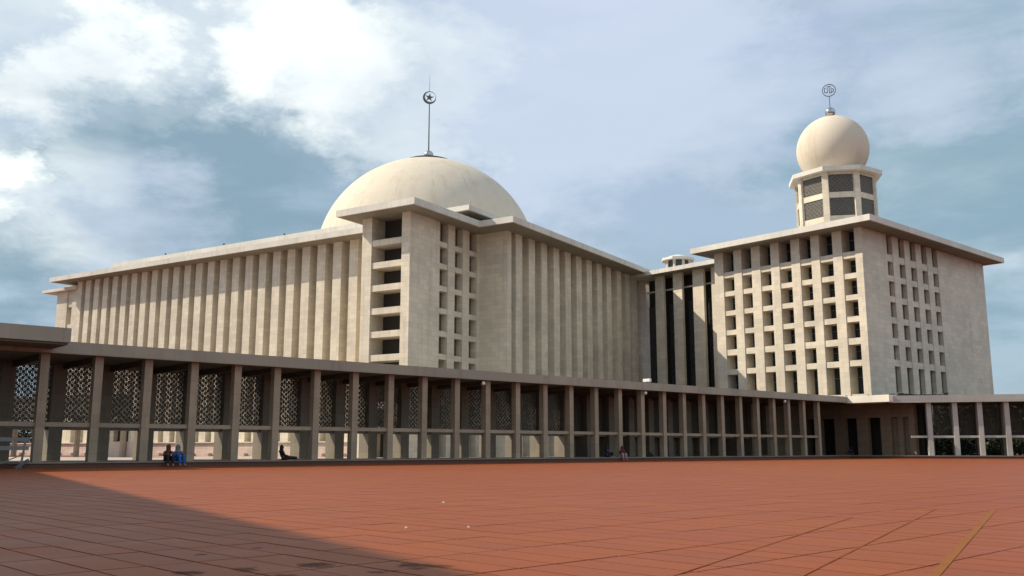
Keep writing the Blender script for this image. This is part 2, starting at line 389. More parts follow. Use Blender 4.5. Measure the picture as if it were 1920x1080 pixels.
# right face windows of the corner block: mullions, spandrels and panes
wb = [(8.45, 10.2), (11.65, 13.4), (14.85, 16.6)]
mul = [(10.2, 11.65), (13.4, 14.85), (16.6, 17.0)]
for b0, b1 in mul:
    P('mullion', MARBLE_M, M, 2.5, 4.0, b0, b1, 0, SOF)
for b0, b1 in wb:
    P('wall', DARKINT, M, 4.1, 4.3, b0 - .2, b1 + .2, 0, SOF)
    for k, z in enumerate(zs):
        S('spandrel', MARBLE_M, M, 2.62, 4.0, b0 + .002, b1 - .002, z - 0.25, z + 0.42)
    tops = [28.95] + [z - .25 for z in zs]
    for k in range(6):
        S('window_glass', BRGLASS, M, 3.45, 3.5, b0 + .003, b1 - .003, zs[k] + .43, tops[k] - .01)
# fins of the left front
for i in range(24):
    a = -0.01396739 * i * i - 2.3256935 * i + 79.25
    wfin = 1.30 + 0.22 * i / 23
    if a < 9.9: continue
    S('fin', MARBLE_M, M, a - wfin / 2, a + wfin / 2, 10.5, 12.3, 2.1, SOF)
# far end wall with three slot windows
P('wall', MARBLE_M, M, 80.4, 82.2, 11.2, 12.3, 0, 27.8); P('wall', MARBLE_M, M, 83.6, 86.6, 11.2, 12.3, 0, 27.8)
for z0, z1 in ((25.0, 27.8), (20.6, 22.0), (15.6, 17.0)):
    P('spandrel', MARBLE_M, M, 82.2, 83.6, 11.35, 12.2, z0, z1)
P('spandrel', MARBLE_M, M, 82.2, 83.6, 11.35, 12.2, 0, 12.2)
# podium under the left front
P('podium_wall', PINK, M, 9.95, 96, 9.2, 12.25, 0, 1.95)
P('podium_ledge', MARBLE_M, M, 9.95, 96, 8.95, 12.2, 1.95, 2.10)
for k in range(22):
    S('podium_block', PINK, M, 14 + k * 3.6, 15.5 + k * 3.6, 8.6, 9.198, 0, 0.55)
# fins of the right front
rb = [20.6, 23.9, 27.2, 30.63, 34.0, 37.35, 40.63, 43.99, 47.2, 50.87, 53.97, 56.9]
for b in rb:
    S('fin', MARBLE_M, M, -2.0, -0.398, b - 1.6, b, 0, SOF)
P('fin', MARBLE_M, M, -2.0, -0.4, 58.3, 60.4, 0, SOF)
# roofs
def roof(par, a0, a1, b0, b1, z0, z1, name='roof_slab', m=EAVE): return P(name, m, par, a0, a1, b0, b1, z0, z1)
roof(M, 0.0, 12.03, 0.0, 17.2, SOF, 29.75)
roof(M, 12.03, 84.1, 8.0, 118, SOF + .002, 29.72)
roof(M, -5.0, 12.03, 17.2, 60.5, SOF + .002, 29.73)
roof(M, -5.0, 0.0, 13.48, 17.2, SOF + .002, 29.73)
P('roof_tier', EAVE, M, -0.3, 71, 10.6, 116, 30.55, 31.2)
P('tier_wall', MARBLE_M, M, 2.2, 69.5, 12.2, 115, 29.73, 30.549)
roof(M, 80, 89.6, 10.2, 18, 27.8, 28.3)
for k, (a, b) in enumerate(((32, 10.9), (44.5, 10.8), (58, 10.9))):
    put('roof_vent', MB().lathe([(.12, 0), (.15, .25), (.06, .38)], 10).mesh('roof_vent', CAPM), M, (b, a, 31.2))
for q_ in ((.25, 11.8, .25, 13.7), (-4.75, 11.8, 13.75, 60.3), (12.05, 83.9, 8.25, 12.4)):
    P('soffit_shade', EAVE_SHADE, M, *q_, SOF - .02, SOF - .001)  # thin dark sheet under each overhang, shade put into its colour
P('soffit_shade', EAVE_SHADE, M, .0, 9.1, 10.9, 16.4, 30.53, 30.549)
# dome
DA, DB = 48.5, 66.2
Rd = 22.2; zc = 60.5 - Rd
drum = put('drum', MB().lathe([(21.5, 31.19), (21.5, zc - .3)], 96).mesh('drum', MARBLE_D, True), M, (DB, DA, 0))
prof = [(Rd * math.cos(R(t)), .962 * Rd * math.sin(R(t))) for t in list(range(-4, 90, 3))] + [(0.05, .962 * Rd)]
dm, DN, db = mat('dome_cladding')
gp = DN.new('ShaderNodeTexCoord').outputs['Object']; ss = DN.sep(gp)
ang = DN.math('ARCTAN2', ss[1], ss[0])
def seam(N, ang, n, wdt):
    f = N.math('FRACT', N.math('MULTIPLY', ang, n / (2 * math.pi))); d = N.math('ABSOLUTE', N.math('SUBTRACT', f, 0.5))
    return N.ramp(d, 0.5 - wdt, 0.5)
def domecol(N, b, base, sp, ang, n, wdt, amt):
    pos = N.new('ShaderNodeNewGeometry').outputs['Position']
    wob = N.math('ADD', ang, N.math('MULTIPLY', N.math('SUBTRACT', N.noise(pos, 0.25, 3), 0.5), 0.05))
    c = N.mix(N.noise(pos, 0.12, 5, 0.6), tuple(x * .93 for x in base), tuple(x * 1.05 for x in base))
    stv = N.noise(N.mapping(pos, scale=(1, 1, .15)), 0.45, 5, 0.65)
    c = N.mix(N.math('MULTIPLY', N.ramp(stv, .46, .72), .42), c, tuple(x * y for x, y in zip(base, (.74, .66, .58))))
    c = N.mix(N.math('MULTIPLY', N.ramp(N.noise(pos, 1.6, 5, .7), .45, .8), .16), c, tuple(x * .7 for x in base))
    br = N.math('MULTIPLY', seam(N, wob, n, wdt), N.ramp(N.noise(pos, 0.35, 4, .6), .42, .6))
    c = N.mix(N.math('MULTIPLY', br, amt), c, tuple(x * .55 for x in base))
    zf = N.math('FRACT', N.math('MULTIPLY', sp[2], 0.9)); zl = N.ramp(zf, .96, 1.0)
    c = N.mix(N.math('MULTIPLY', zl, .34), c, tuple(x * .6 for x in base))
    N.put(b.inputs['Base Color'], c); b.inputs['Roughness'].default_value = 0.8; b.inputs['Specular IOR Level'].default_value = 0.25
domecol(DN, db, (0.62, 0.565, 0.455), ss, ang, 18, 0.014, .95)
dome = put('dome', MB().lathe(prof, 128).mesh('dome', dm, True), M, (DB, DA, zc))
put('dome_cap', MB().lathe([(4.3, 20.85), (4.75, 21.2), (4.75, 21.32), (3.2, 21.75), (1.5, 22.0), (0.05, 22.1)], 48).mesh('dome_cap', CAPM), dome)
def ball(name, r, par, loc, m=STEEL):
    return put(name, MB().lathe([(max(.001, r * math.cos(R(t))), r * math.sin(R(t))) for t in range(-90, 91, 10)], 24).mesh(name, m, True), par, loc)
ball('finial_ball', 1.0, dome, (0, 0, 22.85))
put('finial_pole', MB().tube([(0, 0, 23.6), (0, 0, 34.1)], [.15, .11], 10).mesh('finial_pole', CAPM), dome)
put('finial_spike', MB().tube([(0, 0, 36.7), (0, 0, 40.6)], [.05, .02], 8).mesh('finial_spike', CAPM), dome)
def emblem_turn(o, par_bear, face=180.0):      # the emblem's front looks along the bearing `face`
    o.rotation_euler = (0, 0, R(par_bear + 90 - face))
def crescent(Ro, Ri, off, th, seg=48):
    m_ = MB()
    for k in range(seg):
        t = 2 * math.pi * k / seg
        for r, ox, oz, y in ((Ro, 0, 0, -th), (Ri, off[0], off[1], -th), (Ri, off[0], off[1], th), (Ro, 0, 0, th)):
            m_.v.append((ox + r * math.cos(t), y, oz + r * math.sin(t)))
    for k in range(seg):
        a = 4 * k; b = 4 * ((k + 1) % seg)
        for i in range(4): m_.f.append((a + i, a + (i + 1) % 4, b + (i + 1) % 4, b + i))
    return m_
def star(r, th, rot=0):
    m_ = MB(); pts = []
    for k in range(10):
        rr = r if k % 2 == 0 else r * .36; t = R(90 + 36 * k + rot); pts.append((rr * math.cos(t), rr * math.sin(t)))
    m_.v = [(x, -th, z) for x, z in pts] + [(x, th, z) for x, z in pts]
    m_.f = [tuple(range(10)), tuple(reversed(range(10, 20)))] + [(i, (i + 1) % 10, 10 + (i + 1) % 10, 10 + i) for i in range(10)]
    return m_
o = put('crescent', crescent(1.38, 1.12, (.16, .16), .09).mesh('crescent', CAPM), dome, (0, 0, 35.4)); emblem_turn(o, 32, 172)
o = put('star', star(.98, .06, -8).mesh('star', CAPM), dome, (0, 0, 35.45)); emblem_turn(o, 32, 172)

# lantern on the far roof
def octo(r, rot): return [(r * math.cos(R(rot + 45 * k)), r * math.sin(R(rot + 45 * k))) for k in range(8)]
lan = frame('roof_lantern', (29.0, 160.0), 48.5, 'small octagonal lantern with flat pale roof above the link wing', 'roof lantern')
put('lantern_wall', MB().prism(octo(1.75, 20), 28.4, 31.6).mesh('lantern_wall', MARBLE_T), lan)
for k in range(8):
    x, y = octo(2.0, 20)[k]
    put('column', MB().box(-.16, .16, -.16, .16, 0, 1.9).mesh('column', MARBLE_T), lan, (x, y, 31.6))
for k in range(8):
    x, y = octo(1.72, 42.5)[k]
    o = put('window_glass', MB().box(-.03, .03, -.62, .62, 0, 1.8).mesh('window_glass', GLASS), lan, (x, y, 31.65)); o.rotation_euler.z = R(42.5 + 45 * k)
put('lantern_roof', MB().prism(octo(2.95, 20), 33.45, 33.85).mesh('lantern_roof', EAVE), lan)
put('lantern_roof', MB().lathe([(2.2, 33.85), (1.6, 34.25), (.3, 34.6)], 24).mesh('lantern_roof', EAVE), lan)

# ============================================================ SQUARE BLOCK WITH THE SMALL DOME
TO = (42.57, 108.06)
T = frame('entrance_block', TO, 48.5, 'square marble block with a grid of deep windows, carrying a small round dome', 'building')
TS = 28.0
colA = [(2.5, 3.44), (5.16, 6.42), (8.24, 9.43), (11.05, 12.32), (14.1, 15.37), (17.01, 18.38), (19.95, 21.2), (22.95, 24.4)]
slabs = [(24.33, 25.14), (21.78, 22.44), (19.1, 19.76), (16.41, 17.09), (13.64, 14.43), (11.01, 11.72), (6.6, 7.63), (3.2, 4.2)]
for a0, a1 in colA[1:-1]:
    S('column', MARBLE_T, T, a0, a1, 2.5, 4.6, 0, TS)
P('pier', MARBLE_T, T, 4.6, 24.4, 4.62, 36, 0, TS - .01)                   # inner body
P('pier', MARBLE_T, T, 22.95, 24.4, 2.5, 4.6, 0, TS)
P('pier', MARBLE_T, T, 2.5, 3.44, 2.5, 4.6, 0, TS)
ops = [(colA[k][1], colA[k + 1][0]) for k in range(7)]
for a0, a1 in ops:
    for z0, z1 in slabs:
        S('spandrel', MARBLE_T, T, a0 + .002, a1 - .002, 2.6, 4.58, z0, z1)
    tops = [TS] + [z0 for z0, z1 in slabs]
    for k, (z0, z1) in enumerate(slabs[:7]):
        S('window_glass', GLASS, T, a0 + .003, a1 - .003, 4.5, 4.56, z1 + .01, tops[k] - .01)
for a0, a1 in ops:
    tops = [TS] + [z0 for z0, z1 in slabs]
    for k, (z0, z1) in enumerate(slabs[:7]):
        ac = (a0 + a1) / 2; key = ('window_frame', round(a1 - a0, 2), round(tops[k] - z1, 2))
        if key not in S.d:
            h_ = tops[k] - z1 - .02; w_ = (a1 - a0) / 2 - .01; q = MB()
            q.box(-.03, .03, -w_, -w_ + .07, 0, h_); q.box(-.03, .03, w_ - .07, w_, 0, h_); q.box(-.025, .025, -.03, .03, 0, h_); q.box(-.028, .028, -w_, w_, h_ * .62, h_ * .62 + .06)
            S.d[key] = q.mesh('window_frame', GREYM)
        put('window_frame', S.d[key], T, (4.44, ac, z1 + .01))
P('soffit_shade', EAVE_SHADE, T, .25, 26.35, .25, 39.35, TS - .02, TS - .001)
# right face
wB = [(8.8, 10.3), (11.95, 13.55), (15.1, 16.75), (18.35, 19.95), (21.5, 23.1)]
P('wall', MARBLE_T, T, 2.5, 4.5, 4.6, 8.8, 0, TS)
P('wall', MARBLE_T, T, 2.5, 4.5, 23.1, 38.2, 0, TS)
for k in range(4):
    P('mullion', MARBLE_T, T, 2.5, 4.2, wB[k][1], wB[k + 1][0], 0, TS)
for b0, b1 in wB:
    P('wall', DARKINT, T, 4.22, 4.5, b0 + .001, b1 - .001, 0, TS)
    for z0, z1 in slabs:
        S('spandrel', MARBLE_T, T, 2.56, 4.2, b0 + .002, b1 - .002, z0 + .25, z1 + .35)
    tops = [TS] + [z0 + .25 for z0, z1 in slabs]
    for k, (z0, z1) in enumerate(slabs[:7]):
        S('window_glass', BRGLASS, T, 3.05, 3.1, b0 + .003, b1 - .003, z1 + .36, tops[k] - .01)
P('wall', MARBLE_T, T, 4.5, 24.4, 36, 38.2, 0, TS)
P('roof_slab', EAVE, T, 0, 26.6, 0, 39.6, TS, 28.75)
for a0, a1 in colA[:-3]:
    ac = (a0 + a1) / 2
    put('wall_lamp', MB().box(-.09, .09, -.16, .0, 0, .16).mesh('wall_lamp', CAPM), T, (2.5, ac, 7.35))
# octagonal stage
OC = (15.6, 12.8)       # (b, a)
ov = 212.7 - 48.5       # first corner, bearing inside the frame
def oct_pts(r, off=0.0):
    pts = []
    for k in range(8):
        be = R(ov + 45 * k + off)       # bearing relative to B
        pts.append((r * math.cos(be), -r * math.sin(be)))
    return pts
stage = put('minaret_stage', MB().prism(oct_pts(4.85), 28.75, 38.5).mesh('minaret_stage', DARKINT), T, (OC[0], OC[1], 0))
stage['label'] = 'octagonal stage with stacked pierced screens'
V = oct_pts(5.45)
for k, (x, y) in enumerate(V):
    o = put('column', MB().box(-.36, .36, -.42, .42, 28.75, 38.5).mesh('column', MARBLE_T), stage, (x * .945, y * .945, 0)); o.rotation_euler.z = math.atan2(y, x)
def lattice(wd, hh, cell, bar, dep, seed=1, extra=.5):
    q = MB(); r_ = random.Random(seed); nx = max(2, round(wd / cell)); nz = max(2, round(hh / cell)); cx, cz = wd / nx, hh / nz
    for i in range(nx + 1): q.box(i * cx - wd / 2 - bar / 2, i * cx - wd / 2 + bar / 2, -dep / 2, dep / 2, 0, hh)
    for j in range(nz + 1): q.box(-wd / 2, wd / 2, -dep / 2 - .004, dep / 2 + .004, j * cz - bar / 2, j * cz + bar / 2)
    for i in range(nx):
        for j in range(nz):
            x0, z0 = i * cx - wd / 2, j * cz
            if (i + j) % 2: q.beam((x0, 0, z0), (x0 + cx, 0, z0 + cz), bar * 1.5, dep * .8, up=(0, 1, 0))
            else: q.beam((x0, 0, z0 + cz), (x0 + cx, 0, z0), bar * 1.5, dep * .8, up=(0, 1, 0))
            if r_.random() < extra: q.box(x0 + cx * .22, x0 + cx * .78, -.01, .01, z0 + cz * .22, z0 + cz * .78)
    return q
pw_ = 2 * 5.3 * math.sin(R(22.5)) - .7
scr = lattice(pw_, 2.5, .30, .075, .07, 4, .45).mesh('screen_panel', SCREEN_L)
for k in range(8):
    x0, y0 = V[k]; x1, y1 = V[(k + 1) % 8]; cx, cy = (x0 + x1) / 2, (y0 + y1) / 2; t = math.atan2(cy, cx)
    for z in (28.75 + .35, 32.35, 35.65):
        o = put('screen_panel', scr, stage, (cx * .975, cy * .975, z)); o.rotation_euler.z = t + R(90)
    bnd = MB().box(-pw_ / 2, pw_ / 2, -.14, .14, 0, .78).mesh('band', MARBLE_T)
    for z in (31.57, 34.87, 38.17 - .02):
        o = put('band', bnd, stage, (cx * .975, cy * .975, z)); o.rotation_euler.z = t + R(90)
        if z > 38: o.scale.z = .42
put('stage_roof', MB().prism(oct_pts(6.45), 38.5, 39.1).mesh('stage_roof', EAVE), stage)
sm_, SN, sb = mat('small_dome_cladding')
gp2 = SN.new('ShaderNodeTexCoord').outputs['Object']; s2 = SN.sep(gp2)
domecol(SN, sb, (0.62, 0.56, 0.46), s2, SN.math('ARCTAN2', s2[1], s2[0]), 12, 0.012, .45)
sdome = put('small_dome', MB().lathe([(max(.001, 4.95 * math.cos(R(t))), 4.95 * math.sin(R(t))) for t in range(-76, 91, 4)], 72).mesh('small_dome', sm_, True), T, (OC[0], OC[1], 43.1))
ball('finial_ball', 0.72, sdome, (0, 0, 5.72))
put('finial_collar', MB().lathe([(.5, 4.85), (.34, 5.2)], 16).mesh('finial_collar', CAPM), sdome)
put('finial_pole', MB().tube([(0, 0, 5.9), (0, 0, 8.2)], [.06, .05], 8).mesh('finial_pole', CAPM), sdome)
em = MB()
for k in range(32):
    t0, t1 = 2 * math.pi * k / 32, 2 * math.pi * (k + 1) / 32
    em.beam((.9 * math.cos(t0), 0, .9 * math.sin(t0)), (.9 * math.cos(t1), 0, .9 * math.sin(t1)), .09, .10, up=(0, 1, 0))
o = put('emblem_ring', em.mesh('emblem_ring', CAPM), sdome, (0, 0, 9.05)); emblem_turn(o, 48.5, 200)
em = MB()
for p, q in (((-.62, -.25), (-.62, .30)), ((-.62, .30), (-.42, .42)), ((-.62, -.25), (-.22, -.36)), ((-.22, -.36), (-.22, .42)), ((.05, -.42), (.05, .5)), ((.3, -.42), (.3, .42)), ((.3, -.36), (.62, -.2)), ((.62, -.2), (.62, .12)), ((.62, .12), (.42, .2)), ((.05, -.42), (.3, -.42)), ((-.3, .55), (.3, .62))):
    em.beam((p[0], 0, p[1]), (q[0], 0, q[1]), .10, .08, up=(0, 1, 0))
o = put('emblem_script', em.mesh('emblem_script', CAPM), sdome, (0, 0, 9.05)); emblem_turn(o, 48.5, 200)

# ============================================================ LINK BETWEEN THEM (block's frame)
K = frame('link_wing', TO, 48.5, 'narrow link wing of tall columns and dark screens between hall and square block', 'building')
for a0, a1 in ((41.3, 43.0), (37.6, 39.35), (33.45, 35.5), (30.6, 32.0)):
    P('column', MARBLE_T, K, a0, a1, 12, 12.5, 0, 28.5)
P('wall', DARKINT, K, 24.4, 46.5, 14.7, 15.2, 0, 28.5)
scr2 = lattice(2.6, 23.0, .5, .08, .06, 9, .75).mesh('screen_panel', SCREEN_D)
for ac in (44.6, 40.3, 36.5, 32.7, 29.2):
    o = put('screen_panel', scr2, K, (13.9, ac, 1.0)); o.rotation_euler.z = R(90)
P('crossbar', EAVE, K, 24.5, 46, 13.3, 13.5, 26.2, 26.45)
P('roof_slab', EAVE, K, 24.6, 48.0, 9.95, 30, 28.5, 29.15)
P('soffit_shade', EAVE_SHADE, K, 24.7, 42.9, 10.2, 14.6, 28.48, 28.499)

# ============================================================ LEFT ARCADE
Lh = frame('colonnade', LO, 48.5, 'long low colonnade in front of the hall with flat roof, slim piers and metal screens', 'colonnade')
ZB, ZT, ZP = 6.1, 6.75, 0.43
S('roof_slab', ARC_L, Lh, 0, 0.35, -32, 80.28, ZB, ZT)
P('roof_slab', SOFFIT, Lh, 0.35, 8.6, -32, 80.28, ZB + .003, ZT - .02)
P('plinth', PLINTHM, Lh, -.10, 9.2, -32, 80.28, ZP - .07, ZP)
P('plinth_riser', RISER, Lh, -.02, 9.1, -32, 80.28, -.1, ZP - .07)
fr = [-27.2, -24.3, -21.4, -18.5, -15.4, -12.3, -9.2, -6.1, -3.01, -1.23 + .0, 1.52, 4.23, 6.92, 9.61, 12.22, 15.02, 17.89, 20.71, 23.54, 26.44, 29.32, 32.29, 35.17, 38.05, 40.95, 43.86, 46.75, 49.67, 52.46, 55.32, 58.2, 61.13, 64.0, 66.8, 69.48, 72.33, 75.16]
fr[8] = -3.9
for b in fr:
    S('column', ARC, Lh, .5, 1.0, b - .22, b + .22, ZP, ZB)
for k in range(len(fr) - 1):
    b0, b1 = fr[k] + .222, fr[k + 1] - .222
    P('beam', ARC, Lh, .62, .90, b0, b1, 2.27, 2.50)
bk = [b - .25 for b in fr]
BA = 6.6
for b in bk:
    S('rear_column', ARC_SHADE, Lh, BA, BA + 1.3, b - .38, b + .38, ZP, ZB)
scr3 = {}
for k in range(len(bk) - 1):
    b0, b1 = bk[k] + .38, bk[k + 1] - .38; wd = round((b1 - b0) * 4) / 4
    if wd not in scr3: scr3[wd] = lattice(wd, ZB - 2.55, .17, .042, .05, int(wd * 10), .55).mesh('screen_panel', SCREEN)
    o = put('screen_panel', scr3[wd], Lh, ((b0 + b1) / 2, BA + .55, 2.52)); o.scale.x = (b1 - b0) / wd
    P('rear_beam', ARC_SHADE, Lh, BA + .3, BA + .8, b0 + .002, b1 - .002, 2.22, 2.50)
for b in fr:
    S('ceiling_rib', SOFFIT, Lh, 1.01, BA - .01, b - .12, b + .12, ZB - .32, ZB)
P('shade_wall', ARC_SHADE, Lh, 8.0, 8.3, 44, 90.3, ZP, ZB - .02)  # added dark wall that blackens the last bays and keeps light out
# projecting roof at the left end
P('porch_roof', ARC_L, Lh, -2.6, -.01, -30, -0.95, 6.42, 7.15)
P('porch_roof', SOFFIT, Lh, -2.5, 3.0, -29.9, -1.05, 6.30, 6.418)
P('porch_roof', ARC_L, Lh, 0.0, 4.0, -30, -1.4, 6.752, 7.149)
# entrance porch at the inner corner
P('porch_roof', LIT_FASCIA, Lh, -4.75, 0.4, 80.3, 83.48, 6.05, 6.80)
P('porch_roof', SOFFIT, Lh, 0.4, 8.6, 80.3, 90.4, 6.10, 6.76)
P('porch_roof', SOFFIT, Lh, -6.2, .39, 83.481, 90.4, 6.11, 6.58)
P('plinth', PLINTHM, Lh, -4.9, 9.2, 80.3, 90.4, ZP - .07, ZP)
P('plinth_riser', RISER, Lh, -4.8, 9.1, 80.3, 90.4, -.1, ZP - .07)
segs = [(5.6, 4.1, 'p'), (2.75, 1.5, 'd'), (0.35, -.95, 'd'), (-2.1, -2.9, 'c')]
EW = 84.3
def wallseg(a0, a1, z0, z1, m=BROWN): P('entrance_wall', m, Lh, a0, a1, EW, EW + .7, z0, z1)
wallseg(8.6, -5.4, 4.55, 6.1)                                   # lintel band
for a0, a1 in ((6.1, 5.7), (4.0, 2.72), (1.25, -.05), (-1.55, -2.75), (-3.55, -4.1), (-4.75, -5.4)):
    wallseg(a0, a1, ZP, 4.55)
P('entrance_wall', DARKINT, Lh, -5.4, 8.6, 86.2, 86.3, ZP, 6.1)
for a0, a1 in ((-2.78, -3.52), (-4.12, -4.73)):
    P('door', BROWN, Lh, a0, a1, EW + .45, EW + .52, ZP, 4.5)
# ============================================================ RIGHT ARCADE
RO = (39.9, 100.06)
RA = frame('colonnade', RO, 105, 'short colonnade of pale piers and a thick flat roof at the right edge', 'colonnade')
RT, RBm = 6.70, 5.95
P('roof_slab', ARC_R, RA, 0, .35, 0.2, 60, RBm, RT)
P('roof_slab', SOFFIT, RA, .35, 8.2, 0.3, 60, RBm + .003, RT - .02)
P('plinth', PLINTHM, RA, -.3, 8.4, -.2, 60, ZP - .075, ZP - .005)
P('plinth_riser', RISER, RA, -.22, 8.3, -.2, 60, -.1, ZP - .075)
rb_ = [4.18, 6.71, 9.1, 11.65, 14.2, 16.75, 19.3, 21.85, 24.4, 26.95]
for b in rb_:
    S('column', ARC_R, RA, .4, 1.3, b - .24, b + .24, ZP, RBm)
    S('rear_column', ARC_SHADE, RA, 6.4, 7.6, b + .7, b + 1.3, ZP, RBm)
for k in range(len(rb_) - 1):
    P('beam', ARC_R, RA, .55, .80, rb_[k] + .242, rb_[k + 1] - .242, 2.27, 2.50)
    P('rear_beam', ARC_SHADE, RA, 6.7, 7.2, rb_[k] + 1.302, rb_[k + 1] + .698, 2.2, 2.5)
    o = put('screen_panel', scr3[sorted(scr3)[len(scr3) // 2]], RA, ((rb_[k] + rb_[k + 1]) / 2 + 1, 7.0, 2.5)); o.scale = (.8, 1, .96)
P('beam', ARC_R, RA, .55, .80, 2.3, 3.93, 2.27, 2.50)
P('beam', ARC_R, RA, .55, .80, rb_[-1] + .25, 60, 2.27, 2.50)
P('shade_wall', DARKINT, RA, 7.0, 7.2, .4, 4.8, ZP, 5.9)  # added near-black sheet that darkens the first bay
# ragged roofing felt curled up along the roof edge
rf = MB(); r_ = random.Random(5); b = .4
while b < 6.2:
    L_ = r_.uniform(.3, .8); h_ = r_.uniform(.10, .30); bb_ = r_.uniform(.5, .8)
    rf.box(b, b + L_, bb_, bb_ + .5, RT - .015, RT + h_); b += L_ * r_.uniform(.9, 1.4)
put('roofing_felt', rf.mesh('roofing_felt', FELT), RA)
# gallery deeper in the garden court, seen through the left bays
GA = frame('garden_gallery', MO, 32, 'flat roofed gallery with thin posts, seen through the leftmost bays of the colonnade', 'gallery')
P('roof_slab', ARC_SHADE, GA, 35, 110, -14, -10, 5.0, 7.6)
for k in range(12): S('post', ARC, GA, 35.5 + 4.6 * k, 36.0 + 4.6 * k, -10.6, -10.1, 0, 5.0)

# ============================================================ UNSEEN BUILDING TO THE LEFT (out of frame, size and distance set for its shadow)
wt = -31.2; OFF = 24.0
WH = OFF * math.tan(R(SUN_EL))
# edge of the shadow on the ground passes (-0.9, 8.6); the wall stands OFF metres towards the sun
wx, wy = -0.9 + math.sin(R(SUN_AZ)) * OFF, 8.6 + math.cos(R(SUN_AZ)) * OFF
we = bpy.data.objects.new('side_building', None); COL.objects.link(we)
d_ = Vector((math.sin(R(wt)), math.cos(R(wt)), 0)); n_ = Vector((-d_.y, d_.x, 0))
we.matrix_world = Matrix(((d_.x, n_.x, 0, wx), (d_.y, n_.y, 0, wy), (0, 0, 1, 0), (0, 0, 0, 1)))
we['label'] = 'unseen building left of the square, tall form chosen to shade its near corner'; we['category'] = 'building'
def Wg(name, m, x0, x1, y0, y1, z0, z1): put(name, MB().box(x0, x1, y0, y1, z0, z1).mesh(name, m), we)
Wg('wall', MARBLE_T, -16, 45.5, 1.2, 14, -.1, WH - .8)
Wg('roof_slab', EAVE, -17, 46.2, 0, 15, WH - .8, WH)
fm = MB().box(-.35, .35, 0, 1.0, 0, WH - .8).mesh('fin', MARBLE_T)
for k in range(20): put('fin', fm, we, (-15 + k * 3.05, .19, 0))

# ============================================================ SMALL THINGS
def at(a, b, z=0.0):
    v = Vector(LO) + LA * a + LB * b; return (v.x, v.y, z)
# round lamps hung under the roof edge
lamp_me = None
spots = [(28.55, 'left end of the row of lamps, above the piers below the pale corner tower'), (46.7, 'round white lamp under the roof edge below the row of shaded fins'), (68.2, 'round white lamp under the roof edge nearest the entrance corner')]
labels = ['small round white lamp under the colonnade roof, leftmost of the three', 'small round white lamp under the colonnade roof, middle of the three', 'small round white lamp under the colonnade roof, nearest the entrance porch']
for k, (b, _) in enumerate(spots):
    e = bpy.data.objects.new('roof_lamp', None); COL.objects.link(e); e.location = at(.15, b, ZB + DZ)
    e['label'] = labels[k]; e['category'] = 'lamp'; e['group'] = 'white lamps under the colonnade roof edge'
    if lamp_me is None:
        lamp_me = (MB().lathe([(.04, -.12), (.04, 0)], 10).mesh('bracket', GREYM), MB().lathe([(max(.002, .15 * math.cos(R(t))), -.25 + .15 * math.sin(R(t))) for t in range(-90, 91, 15)], 16).mesh('globe', WHITE, True))
    put('bracket', lamp_me[0], e); put('globe', lamp_me[1], e)
# a lamp standing on the roof
e = frame('roof_floodlight', at(1.2, 48.2)[:2], 48.5, 'small white floodlight standing on the colonnade roof in front of the link wing', 'floodlight')
put('stand', MB().box(-.04, .04, -.04, .04, ZT - .03, ZT + .22).mesh('stand', GREYM), e)
put('lamp_housing', MB().box(-.12, .14, -.38, .38, ZT + .2, ZT + .46).mesh('lamp_housing', WHITE), e)
# metal barrier by the leftmost piers
e = frame('metal_barrier', at(-.7, -4.6)[:2], 48.5, 'grey metal barrier with wide rails beside the leftmost piers of the colonnade', 'barrier'); e.location.z = 0
for z0, z1 in ((1.35, 1.55), (.92, 1.12)):
    put('rail', MB().box(-2.6, 2.6, -.06, .06, z0, z1).mesh('rail', GREYM), e)
for x in (-2.4, -.8, .9, 2.3):
    put('post', MB().beam((x, 0, 0), (x + .15, 0, 1.5), .09).mesh('post', GREYM), e)
    put('foot', MB().beam((x - .35, -.5, .03), (x + .45, .45, .42), .10, .12).mesh('foot', GREYM), e)
for x in (-2.1, -.5, 1.2):
    put('slat', MB().beam((x, .35, .15), (x + 1.3, .1, .75), .14, .05).mesh('slat', GREYM), e)
# framed dark doorway on the far podium
e = frame('garden_gate', (MO[0] + 0, MO[1]), 32, 'pale square frame round a dark opening, seen through the left bays of the colonnade', 'gateway')
P('frame_post', MARBLE_M, e, 38.3, 38.9, -9.9, -9.0, 2.0, 4.4); P('frame_post', MARBLE_M, e, 34.9, 35.4, -9.9, -9.0, 2.0, 4.4)
P('lintel', MARBLE_M, e, 34.9, 38.9, -9.92, -8.98, 4.4, 4.75); P('opening', DARKINT, e, 35.4, 38.3, -9.3, -9.2, 2.0, 4.4)
P('base', PINK, e, 34.4, 39.3, -9.95, -8.96, 0, 2.0)
# scraps of paper on the paving
def gp_(x, y):
    dx, dz = x - 960., 540. - y; th = math.atan(302 / 1750.); Y = 1750 * math.cos(th) - dz * math.sin(th); Z = 1750 * math.sin(th) + dz * math.cos(th); k = -0.97 / Z; return dx * k, Y * k
for k, (x, y, lb) in enumerate(((761, 991, 'tiny pale paper scrap on the sunlit paving, left one of the nearer two'), (878, 990, 'tiny pale paper scrap on the sunlit paving, right one of the nearer two'), (831, 943, 'tiny pale paper scrap on the sunlit paving, farthest from the viewer'))):
    X, Y = gp_(x, y); q = MB(); s_ = .022 if k < 2 else .03
    q.v = [(-s_, -s_, 0), (s_, -s_ * .8, .004), (s_ * .9, s_, .012), (-s_ * .8, s_ * .9, .003), (0, 0, .028)]; q.f = [(0, 1, 4), (1, 2, 4), (2, 3, 4), (3, 0, 4)]
    o = put('paper_scrap', q.mesh('paper_scrap', PAPER), None, (X, Y, .004)); o['label'] = lb; o['category'] = 'litter'; o['group'] = 'paper scraps on the paving'

